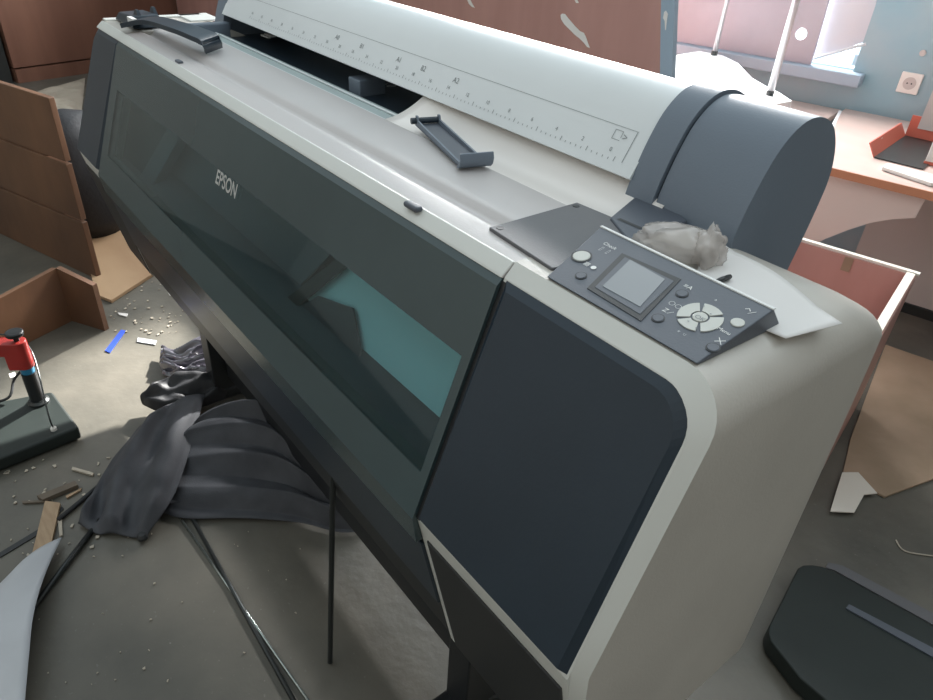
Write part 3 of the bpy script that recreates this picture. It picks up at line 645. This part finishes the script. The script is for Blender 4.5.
# rods
def rod(name, pts, r_, m, label, group=None):
    b = B(); tube(b, [az(u_,v_,r_+.001) for u_,v_ in pts], r_, 10); return obj(name, b, m, None, smooth=True, label=label, cat='rod', group=group)
rod('metal_rod', [(176,512),(316,712)], .0035, 'brightsteel', 'bright thin metal rod running down the floor from the fabric')
rod('metal_rod', [(190,514),(300,712)], .005, 'steel', 'dark metal rod just beside the bright thin rod')
rod('black_rod', [(100,520),(20,625)], .007, 'steel', 'dark rod lying from the fabric toward the white curled sheet')
rod('black_rod', [(118,470),(58,520)], .006, 'blackcloth', 'dark rod poking out left of the fabric heap')
# white curled sheet at the bottom left
wl = [az(62,537,.012), az(46,572,.05), az(34,612,.07), (az(29,655,.07)), az(24,712,.05)]
wr = [az(0,586,.01), az(-40,620,.01), az(-80,650,.01), az(-110,690,.01), az(-130,720,.01)]
wl = smoothpath(wl, 6); wr = smoothpath(wr, 6)
wl0 = wl
def ws(s,t):
    n_ = len(wl)-1; i = min(int(t*n_), n_-1); f_ = t*n_-i; a = wl[i].lerp(wl[i+1], f_); b_ = wr[i].lerp(wr[i+1], f_)
    p = a.lerp(b_, s); p.z += .02*math.sin(math.pi*s)*(1-.5*t); return p
bm = B(); grid(bm, ws, 16, 24); o = obj('curled_sheet', bm, 'paper2', None, smooth=True, label='stiff white curled sheet in the bottom left corner of the floor', cat='sheet'); solid(o, .0012)
flat('wood_strip', [(46,503),(61,505),(52,546),(32,560)], 'wood', .003, .008, 'pale wood strip lying above the curled white sheet', 'strip')
flat('wood_stick', [(38,499),(76,484),(79,488),(44,503)], 'grime', .002, .012, 'dirty brown wood stick lying above the pale strip', 'stick')
flat('white_stick', [(73,468),(94,474),(93,476.5),(72,470.5)], 'card2', .002, .005, 'short white stick lying left of the fabric heap', 'stick')
flat('wood_splinter', [(66,497),(82,489),(81,491),(67,499)], 'wood', .002, .004, 'thin light splinter right of the dirty wood stick', 'stick')
flat('thin_stick', [(22,502),(48,501),(48,503),(23,504)], 'grime', .002, .004, 'very thin dark stick ending at the pale wood strip', 'stick')
flat('white_sliver', [(58,520),(62,519),(63,536),(60,537)], 'card2', .002, .004, 'narrow white sliver right beside the pale wood strip', 'stick')
flat('blue_tape_strip', [(105,351),(110,353),(126,331),(121,330)], 'tape', .002, .0015, 'bright blue tape strip on the floor', 'tape')
flat('white_scrap', [(138,338),(157,341),(155,345),(137,342)], 'paper2', .002, .002, 'long whitish paper scrap right of the blue tape strip', 'scrap')
flat('white_scrap', [(168,293),(181,289),(182,292),(170,296)], 'paper', .002, .002, 'white paper scrap nearest the plywood offcut and printer', 'scrap')
flat('white_scrap', [(118,313),(128,314),(127,317),(119,315)], 'paper', .002, .002, 'small curved white scrap below the plywood tip', 'scrap')
flat('floor_seam_strip', [(0,553),(38,530),(62,507),(64,509),(40,534),(0,558)], 'black', .001, .002, 'dark narrow strip lying along the floor at lower left', 'strip')
bm = B()
for k in range(170):
    if k < 90: u_, v_ = random.uniform(110,185), random.uniform(265,335)
    elif k < 140: u_, v_ = random.uniform(0,110), random.uniform(440,560)
    else: u_, v_ = random.uniform(30,320), random.uniform(480,690)
    if k < 90 and (u_ < 125 and v_ < 300): continue
    c = az(u_,v_,.002); s = random.uniform(.0015,.007) if k < 140 else random.uniform(.001,.003); a = random.uniform(0,6.28); q = random.uniform(.3,1)
    e1_, e2_ = Vector((math.cos(a),math.sin(a),0))*s, Vector((-math.sin(a),math.cos(a),0))*s*q
    hexa(bm, [c-e1_-e2_,c+e1_-e2_*.4,c+e1_*.6+e2_,c-e1_*.7+e2_], [p+Z*.002 for p in (c-e1_-e2_,c+e1_-e2_*.4,c+e1_*.6+e2_,c-e1_*.7+e2_)])
obj('plaster_crumbs', bm, 'card2', None, label='pale plaster crumbs and chips scattered on the floor', cat='debris', kind='stuff')
# rubble patch far left
bm = B(); 
ra = [az(22,95,.01), az(85,77,.01), az(80,125,.01), az(50,112,.01)]
def rub(s,t):
    p = lerp4(*ra, s, t); p.z = .004+.05*max(0,noise.noise(p*9)+.2)*min(1,8*s*(1-s))*min(1,8*t*(1-t)); return p
grid(bm, rub, 40, 40); obj('plaster_rubble', bm, 'card2', None, label='pale plaster rubble on the floor before the large brown panel', cat='rubble', kind='stuff')

# ================================================================== background left
u4 = az(40,80,0).dot(U)
r = root('wardrobe', rm(u4, .9, 0), 'tall brown wardrobe standing far behind the printer\'s far end', 'wardrobe')
bm = B(); v0 = az(20,83,0).dot(V)
rbox(bm, u4-.5, u4, v0-.01, 2.5, .10, 2.2); obj('carcass', bm, 'brown', r)
bm = B(); rbox(bm, u4-.5, u4+.012, v0-.01, 2.5, .0, .09); obj('plinth', bm, 'brown', r)
bm = B(); rbox(bm, u4-.5, u4-.03, v0-.5, v0-.03, 0, 2.1); obj('dark_cupboard', bm, 'steel', None, label='dark narrow cupboard at the left edge next to the brown wardrobe', cat='cupboard')

# leaning brown board behind the roll cover, with paint splashes and a blue-grey edge
yB = 1.55
def lb(u_, v_, off=0.0): return ay(u_, v_, yB+off)
t0, b0 = lb(661,0), lb(660,68); dv = (t0-b0).normalized()
t1, b1 = lb(674.5,0), lb(672,69)
def ext(t_, b_, z): d_ = (t_-b_); return b_+d_*((z-b_.z)/d_.z)
xl = lb(176,0).x; HB = max(lb(300,-8).z, lb(670,-8).z)+.01; print('HB',HB)
r = root('brown_board', (b0.x-.8, yB, 0), 'large reddish brown board with white paint splashes standing behind the roll cover', 'board')
bot, top = ext(t0,b0,0), ext(t0,b0,HB)
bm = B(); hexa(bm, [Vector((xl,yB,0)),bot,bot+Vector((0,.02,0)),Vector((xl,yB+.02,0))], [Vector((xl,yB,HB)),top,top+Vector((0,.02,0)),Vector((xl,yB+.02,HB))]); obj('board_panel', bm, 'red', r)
bo2, to2 = ext(t1,b1,0), ext(t1,b1,HB)
bm = B(); hexa(bm, [bot,bo2,bo2+Vector((0,.02,0)),bot+Vector((0,.02,0))], [top,to2,to2+Vector((0,.02,0)),top+Vector((0,.02,0))]); obj('edge_strip', bm, 'bluestrip', r)
bm = B()
def sp(pts):
    bm = B(); bm.faces.new([bm.verts.new(lb(u_,v_,-.002)) for u_,v_ in pts]); obj('paint_splash', bm, 'splash', r)
sp([(560.5,15),(562,13.5),(565,14),(569,19),(575,26),(580,31),(584,33),(586,37),(588,43),(590,48),(587,47),(584,43),(579,38),(575,35),(570,30),(564,24),(561,19)])
sp([(664,12),(666,10.5),(668,14),(667,20),(666,30),(665,30),(664.5,21),(663,18)])
sp([(466,-2),(470,-1),(472,3),(475,8),(472,7),(469,4)]); sp([(573,-3),(577,-1),(579,3),(576,3)])


# ================================================================== background right
# white curved table
zt2 = .76
pts = [(640,72),(655,64),(672,56),(700,51),(722,55),(738,63),(752,78),(766,86),(780,93),(792,101),(830,150),(700,150)]
tc = az(715,70,zt2)
r = root('white_table', (tc.x,tc.y,0), 'glaring white table with a curved edge below the window', 'table')
bm = B(); P = [az(u_,v_,zt2) for u_,v_ in pts[:10]]; P = P+[P[-1]+Vector((-.02,-.3,0)), P[0]+Vector((0.0,-.35,0))]
P = [Vector((p.x, max(p.y, 1.62), p.z)) for p in P]; hexa(bm, [p-Z*.025 for p in P], P); obj('tabletop', bm, 'tabw', r)
for p in (P[3]+Vector((0,-.15,0)), P[8]+Vector((-.15,-.1,0)), P[-1]+Vector((.1,.1,0)), P[-2]+Vector((-.1,.1,0))):
    bm = B(); lathe(bm, (p.x,p.y,0), [(.018,0),(.018,zt2-.025)], 12); obj('leg', bm, 'chrome', r)
f1, f2 = az(714,55,zt2), az(769.5,95,zt2)
r = root('metal_stool', ((f1.x+f2.x)/2+.1,(f1.y+f2.y)/2+.2,zt2), 'pale tubular metal stool standing on the white table', 'stool')
f3, f4 = f1+V*.33+U*.1, f2+V*.33+U*.1
for i, p in enumerate((f1,f2)):
    q = (az(726.7,0,zt2+.3) if i == 0 else az(791,0,zt2+.3)); q = Vector((p.x,p.y,0))+Z*1.7
    bm = B(); tube(bm, [p+Z*.012, q], .011 if i == 0 else .013, 14); l_ = obj('leg', bm, 'chrome', r, smooth=True)
    bm = B(); lathe(bm, p, [(.014,0),(.015,.014),(.012,.018)], 14); obj('foot_cap', bm, 'steel', l_)
bm = B(); tube(bm, [Vector((f1.x,f1.y,1.69)), Vector((f2.x,f2.y,1.69))], .012, 12); obj('top_rail', bm, 'chrome', r)
# boards standing on the sill
def vpoly(bm, pts, d, t): 
    P = [av(u_,v_,d) for u_,v_ in pts]; hexa(bm, P, [p+V*t for p in P])
sv = VW-.03
bl, brr = av(640,34,sv), av(811,62.5,sv); tlb, trb = av(640,-12,sv), av(832,-12,sv); print('boardtop', trb, tlb, sill, jr)
def on_sill(p): return Vector((p.x,p.y,sill+.002))
bm = B(); hc = av(801,34,sv); hr = .024; P = [on_sill(bl), on_sill(brr), trb, Vector((tlb.x,tlb.y,trb.z))]
n_ = 32; circ = [hc+(U*math.cos(2*math.pi*k/n_)+Z*math.sin(2*math.pi*k/n_))*hr for k in range(n_)]
# board with a round hole: outline resampled by angle around the hole centre
def hit(a):
    dx, dz = math.cos(a), math.sin(a); best = None; Q = [((p-hc).dot(U), p.z-hc.z) for p in P]
    for i in range(4):
        (x1,z1),(x2,z2) = Q[i],Q[(i+1)%4]; ex_, ez_ = x2-x1, z2-z1; det = dx*(-ez_)+ex_*dz
        if abs(det) < 1e-9: continue
        t_ = (x1*(-ez_)+ex_*z1)/det; s_ = (dx*z1-dz*x1)/det
        if t_ > 0 and -1e-6 <= s_ <= 1+1e-6 and (best is None or t_ < best): best = t_
    return hc+U*(dx*best)+Z*(dz*best)
angs = sorted([2*math.pi*k/n_ for k in range(n_)]+[math.atan2(p.z-hc.z,(p-hc).dot(U))%(2*math.pi) for p in P])
for yo in (0,.018):
    I = [bm.verts.new(hc+(U*math.cos(a)+Z*math.sin(a))*hr+V*yo) for a in angs]; O = [bm.verts.new(hit(a)+V*yo) for a in angs]
    for k in range(len(angs)): bm.faces.new((I[k],O[k],O[(k+1)%len(angs)],I[(k+1)%len(angs)]))
    if yo == 0: I0, O0 = I, O
for k in range(len(angs)):
    k2 = (k+1)%len(angs); bm.faces.new((I0[k],I0[k2],I[k2],I[k])); bm.faces.new((O0[k],O0[k2],O[k2],O[k]))
obj('holed_board', bm, 'winboard', None, label='mauve brown board with a round hole standing on the window sill', cat='board')
bm = B(); P = [av(812,61.5,VW+.02), av(866,41,VW+.02), av(880,-12,VW+.02), av(832,-12,VW+.02)]
for i in (0,): P[i] = Vector((P[i].x,P[i].y,max(P[i].z, sill+.003)))
hexa(bm, P, [p+V*.015 for p in P]); obj('pale_board', bm, 'pane', None, label='pale grey board leaning in the window opening right of the holed board', cat='board')
bm = B(); tube(bm, [av(810,62,VW-.0)+Z*.012, av(866,44,VW-.0)], .006, 8); p_ = av(835,53,VW); obj('window_bar', bm, 'frame', None, label='grey diagonal metal bar across the bright gap of the window', cat='bar')
# socket
sc_ = av(910,83,VW-.001); r = root('wall_socket', sc_-Z*.04, 'white square wall socket on the blue wall', 'socket')
bm = B(); rbox(bm, sc_.dot(U)-.04, sc_.dot(U)+.04, VW-.012, VW-.001, sc_.z-.04, sc_.z+.04); obj('socket_plate', bm, 'socket', r, bevel=.004)
bm = B(); lathe(bm, sc_-V*.011, [(.024,0),(.024,.003),(.018,.003)], 24, -V); obj('socket_ring', bm, 'greywall', r)
for k in (-1,1):
    bm = B(); lathe(bm, sc_-V*.0142+U*.008*k, [(.003,0),(.003,.001)], 10, -V); obj('pin_hole', bm, 'black', r)
sc2 = av(923,53,VW-.001); bm = B(); lathe(bm, sc2, [(.012,0),(.012,.006),(.005,.008)], 16, -V); obj('wall_plug', bm, 'greywall', None, label='small grey round fitting on the blue wall above the socket', cat='fitting')
# grey pillar at the right edge
e0 = av(933,77,VW-.30); e1_ = av(913,120,VW-.30); uu = (e0.dot(U)+e1_.dot(U))/2
bm = B(); rbox(bm, uu+.02, uu+1.6, VW-.30, VW-.005, .66, 2.7); obj('wall_right_pier', bm, 'greywall', kind='structure')
# desk
zd = .62
d0, d1 = az(832,168,zd), az(933,192,zd); bk0, bk1 = az(790,97,zd), az(911,122,zd)
vf = (d0.dot(V)+d1.dot(V))/2; vb = VW-.02
r = root('laminate_desk', ((d0.x+d1.x)/2,(d0.y+d1.y)/2+.3,0), 'pinkish laminate desk with orange edge against the blue wall, red box on it', 'desk')
um = d0.dot(U)
cv = smoothpath([az(825,166,zd), az(829,150,zd), az(833,130,zd), az(842,111,zd)], 5)
bm = B(); P = cv+[rm(cv[-1].dot(U), vb, zd), rm(um+1.3, vb, zd), rm(um+1.3, vf, zd)]
hexa(bm, [p-Z*.022 for p in P], P); obj('desktop', bm, 'desk', r)
bm = B(); a = cv[0]; hexa(bm, [a-Z*.026-V*.004, rm(um+1.3,vf-.004,zd-.026), rm(um+1.3,vf+.002,zd-.026), a-Z*.026+V*.002], [a-V*.004, rm(um+1.3,vf-.004,zd), rm(um+1.3,vf+.002,zd), a+V*.002]); obj('desk_edge', bm, 'deskedge', r)
bm = B()
for k in range(len(cv)-1):
    a, b_ = cv[k], cv[k+1]; w_ = U*-.012; hexa(bm, [a-Z*.022+w_, b_-Z*.022+w_, b_-Z*.022, a-Z*.022], [a+w_+Z*.001, b_+w_+Z*.001, b_+Z*.001, a+Z*.001])
obj('curved_edge_glare', bm, 'tabw', r, label='curved edge of the desk with its glare coloured pale')  # glare on the curved edge, put in as a white band
# curved apron under the front edge
va = vf+.03
P = [av(u_,v_,va) for u_,v_ in ((800,168),(926,199),(915,218),(893,219),(870,223),(848,230),(825,239),(800,252),(785,262))]
P[0] = rm(P[0].dot(U), va, zd-.023); P[1] = rm(P[1].dot(U), va, zd-.023)
bm = B(); hexa(bm, P, [p+V*.018 for p in P]); obj('curved_apron', bm, 'beige', r)
gb = az(906,312,0); gv = gb.dot(V); gu = av(862,235,gv).dot(U)
bm = B(); rbox(bm, gu, gu+1.2, gv, gv+.018, .0, zd-.023); obj('back_panel', bm, 'greywall', r)
bm = B(); rbox(bm, gu-.0, gu+1.2, gv-.012, gv-.001, .0, .04); obj('panel_foot_strip', bm, 'steel', r)
# second desk behind left
bm = B(); q0 = az(788,96,zd-.02); rbox(bm, q0.dot(U)-.15, cv[-1].dot(U)-.016, cv[-1].dot(V)-.35, vb, zd-.03, zd-.008); r2 = root('side_desk', q0, 'narrow strip of a second pinkish desk left of the main desk', 'desk'); obj('desktop', bm, 'desk', r2)
for u_, v_ in ((q0.dot(U)-.12, vb-.05),(cv[-1].dot(U)-.05, vb-.05),(q0.dot(U)-.12, vb-.5),(cv[-1].dot(U)-.05, vb-.5)):
    bm = B(); rbox(bm, u_-.015, u_+.015, v_-.015, v_+.015, 0, zd-.03); obj('leg', bm, 'chrome', r2)
# desk items
zq = zd
A = [az(872,158,zq), az(905,170,zq)]
a0, a1, a2 = az(874,159,zq), az(866,148,zq+.0), az(897,122,zq)
r = root('red_box', (a0.x,a0.y,zd), 'open red cardboard box tipped over on the desk', 'box')
b0_, b1_ = az(873,158,zq)+Z*.0015, az(905,136,zq)+Z*.0015; vec = (b1_-b0_); dn = Vector((-vec.y,vec.x,0)).normalized()
if dn.x > 0: dn = -dn
up_ = Z*.045+dn*.03
bm = B(); a, b_ = b0_, b0_+vec.normalized()*.40
hexa(bm, [a,b_,b_-dn*.004,a-dn*.004], [a+up_,b_+up_,b_+up_-dn*.004,a+up_-dn*.004]); obj('box_side', bm, 'redbox', r)
bm = B(); hexa(bm, [a,b_,b_-dn*.16,a-dn*.16], [p+Z*.003 for p in (a,b_,b_-dn*.16,a-dn*.16)]); obj('box_floor', bm, 'steel', r)
bm = B(); q = b_; hexa(bm, [q,q-dn*.16,q-dn*.16+vec.normalized()*.004,q+vec.normalized()*.004], [p+Z*.08 for p in (q,q-dn*.16,q-dn*.16+vec.normalized()*.004,q+vec.normalized()*.004)]); obj('box_end', bm, 'redbox', r)
bm = B(); cc_ = a+vec.normalized()*.13+up_*.55+dn*.004; lathe(bm, cc_, [(.016,0),(.016,.001)], 16, dn); obj('box_sticker', bm, 'beige', r)
r = root('white_box', az(912,168,zq), 'white cardboard box with orange edges standing right of the red box', 'box')
w0 = az(914,162,zq)+U*.03; bm = B(); rbox(bm, w0.dot(U), w0.dot(U)+.16, w0.dot(V), w0.dot(V)+.10, zd+.001, zd+.115); obj('carton', bm, 'socket', r, bevel=.002)
bm = B(); rbox(bm, w0.dot(U)-.002, w0.dot(U)+.16, w0.dot(V)-.003, w0.dot(V)-.0005, zd+.001, zd+.012); obj('orange_edge', bm, 'redbox', r)
bm = B(); rbox(bm, w0.dot(U)+.02, w0.dot(U)+.05, w0.dot(V)-.002, w0.dot(V)-.0005, zd+.025, zd+.03); obj('small_print', bm, 'ink', r)
r = root('flat_carton', az(905,176,zq), 'flattened pale carton on the front edge of the desk', 'carton')
bm = B(); P = [az(881,170,zq+.001), az(886,166,zq+.001), az(933,178,zq+.001), az(950,186,zq+.001), az(930,186.5,zq+.001)]; hexa(bm, P, [p+Z*.012 for p in P]); obj('carton_board', bm, 'socket', r, bevel=.002)
# brown open box
zb_ = .49; kb = az(868,410,0); ub = kb.dot(U); vb2 = kb.dot(V)-.0
r = root('open_cabinet', rm(ub-.3, vb2-.25, 0), 'open reddish brown cabinet on its back with white edges, behind the near printer end', 'cabinet')
ub = az(918,273,zb_).dot(U); vb2 = az(918,273,zb_).dot(V)
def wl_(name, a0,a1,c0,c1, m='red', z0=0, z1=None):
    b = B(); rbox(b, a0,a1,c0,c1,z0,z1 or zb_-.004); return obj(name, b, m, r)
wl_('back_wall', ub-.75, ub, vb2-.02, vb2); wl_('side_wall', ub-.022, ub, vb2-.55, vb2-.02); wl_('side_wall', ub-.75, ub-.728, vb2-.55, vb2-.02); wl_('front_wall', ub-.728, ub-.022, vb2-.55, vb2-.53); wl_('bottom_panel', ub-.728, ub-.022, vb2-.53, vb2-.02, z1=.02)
b = B(); rbox(b, ub-.75, ub+.006, vb2-.014, vb2+.003, zb_-.004, zb_+.003); obj('white_edge', b, 'edge', r)
b = B(); rbox(b, ub-.026, ub-.004, vb2-.55, vb2-.016, zb_-.004, zb_+.001); obj('white_edge', b, 'edge', r)
b = B(); tp = av(912,295,vb2-.021); rbox(b, ub-.19, ub-.165, vb2-.023, vb2-.0205, zb_-.05, zb_-.006); obj('tape_piece', b, 'card', r)
# floor boards, right
flat('hardboard_sheet', [(885,346),(960,372),(960,470),(884,498),(842,476),(850,440)], 'card', .002, .006, 'brown hardboard sheet on the floor behind the near printer end', 'board')
flat('pale_board_strip', [(860,395),(905,399),(960,437),(960,372),(900,352)], 'card2', .010, .005, 'paler board lying over the brown hardboard sheet', 'board') if False else None
flat('white_cutout', [(842,473),(858,473),(877,494),(864,495),(854,513),(830,512),(836,492)], 'edge', .012, .003, 'white notched paper cutout at the corner of the hardboard sheet', 'paper')
b = B(); tube(b, smoothpath([az(896,540,.003), az(905,551,.003), az(933,556,.003)], 5), .0018, 6); obj('thin_wire', b, 'card2', None, label='thin pale bent wire on the floor at the right', cat='wire')
# smoked tray bottom right
z5 = .05
rC = [(803,565),(812,564.5),(822,566),(835,571),(960,640),(960,760),(850,720),(800,678),(778,650),(771,641),(768.5,633),(769,626),(794,576),(798,568)]
P = [az(u_,v_,z5) for u_,v_ in rC]
r = root('smoked_cover', (P[0].x,P[0].y,0), 'dark smoked plastic cover with rounded corners lying on the floor bottom right', 'cover')
b = B(); hexa(b, [Vector((p.x,p.y,.004)) for p in P], P); obj('cover_shell', b, 'slab', r, bevel=.004)
b = B(); e = [az(826,568,z5), az(835,571,z5), az(960,640,z5), az(960,628,z5), az(842,566,z5), az(828,563,z5)]; hexa(b, [Vector((p.x,p.y,.01)) for p in e], [p+Z*.002 for p in e]); obj('cover_rim', b, 'plate', r)
b = B(); e = [az(846,608,z5+.004), az(849,604,z5+.004), az(960,662,z5+.004), az(960,672,z5+.004)]; hexa(b, [p-Z*.005 for p in e], e); obj('cover_ridge', b, 'console', r)

# ================================================================== light
w = bpy.data.worlds.new('sky'); bpy.context.scene.world = w; w.use_nodes = True; nt = w.node_tree; bg = nt.nodes['Background']
tc = nt.nodes.new('ShaderNodeTexCoord'); dp = nt.nodes.new('ShaderNodeVectorMath'); dp.operation = 'DOT_PRODUCT'
dirv = (V+Z*.25).normalized(); dp.inputs[1].default_value = dirv; nt.links.new(tc.outputs['Generated'], dp.inputs[0])
rp = nt.nodes.new('ShaderNodeMapRange'); rp.inputs['From Min'].default_value = .55; rp.inputs['From Max'].default_value = .95; rp.inputs['To Min'].default_value = .58; rp.inputs['To Max'].default_value = 2.6
nt.links.new(dp.outputs['Value'], rp.inputs[0]); nt.links.new(rp.outputs[0], bg.inputs['Strength']); bg.inputs[0].default_value = (.86,.96,1,1)
def area(name, p, d, sx, sy, e, col):
    l = bpy.data.lights.new(name, 'AREA'); l.shape = 'RECTANGLE'; l.size = sx; l.size_y = sy; l.energy = e; l.color = col
    o_ = bpy.data.objects.new(name, l); C.objects.link(o_); o_.location = p; o_.rotation_euler = Vector(d).to_track_quat('-Z','Y').to_euler(); return o_
area('window_daylight', rm((jr-1.9)/2, VW+.45, 1.75), -V-Z*.45, 2.4, 1.3, 330, (1,.98,.97))
tgt = az(95,412,0); sd = (-V*1.0+U*.22-Z*.66).normalized()
s = bpy.data.lights.new('sunbeam', 'SPOT'); s.energy = 9000; s.spot_size = math.radians(5.8); s.spot_blend = .35; s.shadow_soft_size = .10; s.color = (1,.97,.92)
so = bpy.data.objects.new('sunbeam', s); C.objects.link(so); so.location = tgt-sd*7.5; so.rotation_euler = sd.to_track_quat('-Z','Y').to_euler()

# ================================================================== camera
cd = bpy.data.cameras.new('camera'); co = bpy.data.objects.new('camera', cd); C.objects.link(co)
m4 = Matrix.Identity(4)
for i in range(3):
    m4[i][0] = RR[i][0]; m4[i][1] = -RR[i][1]; m4[i][2] = -RR[i][2]; m4[i][3] = CAM[i]
co.matrix_world = m4; cd.sensor_fit = 'HORIZONTAL'; cd.sensor_width = 36; cd.lens = F*36/933; cd.clip_start = .02
sc = bpy.context.scene; sc.camera = co
sc.view_settings.view_transform = 'Standard'; sc.view_settings.look = 'None'; sc.view_settings.exposure = 0.58; sc.view_settings.gamma = 1; sc.view_settings.use_curve_mapping = False
sc.cycles.use_denoising = True
sc.cycles.max_bounces = 6
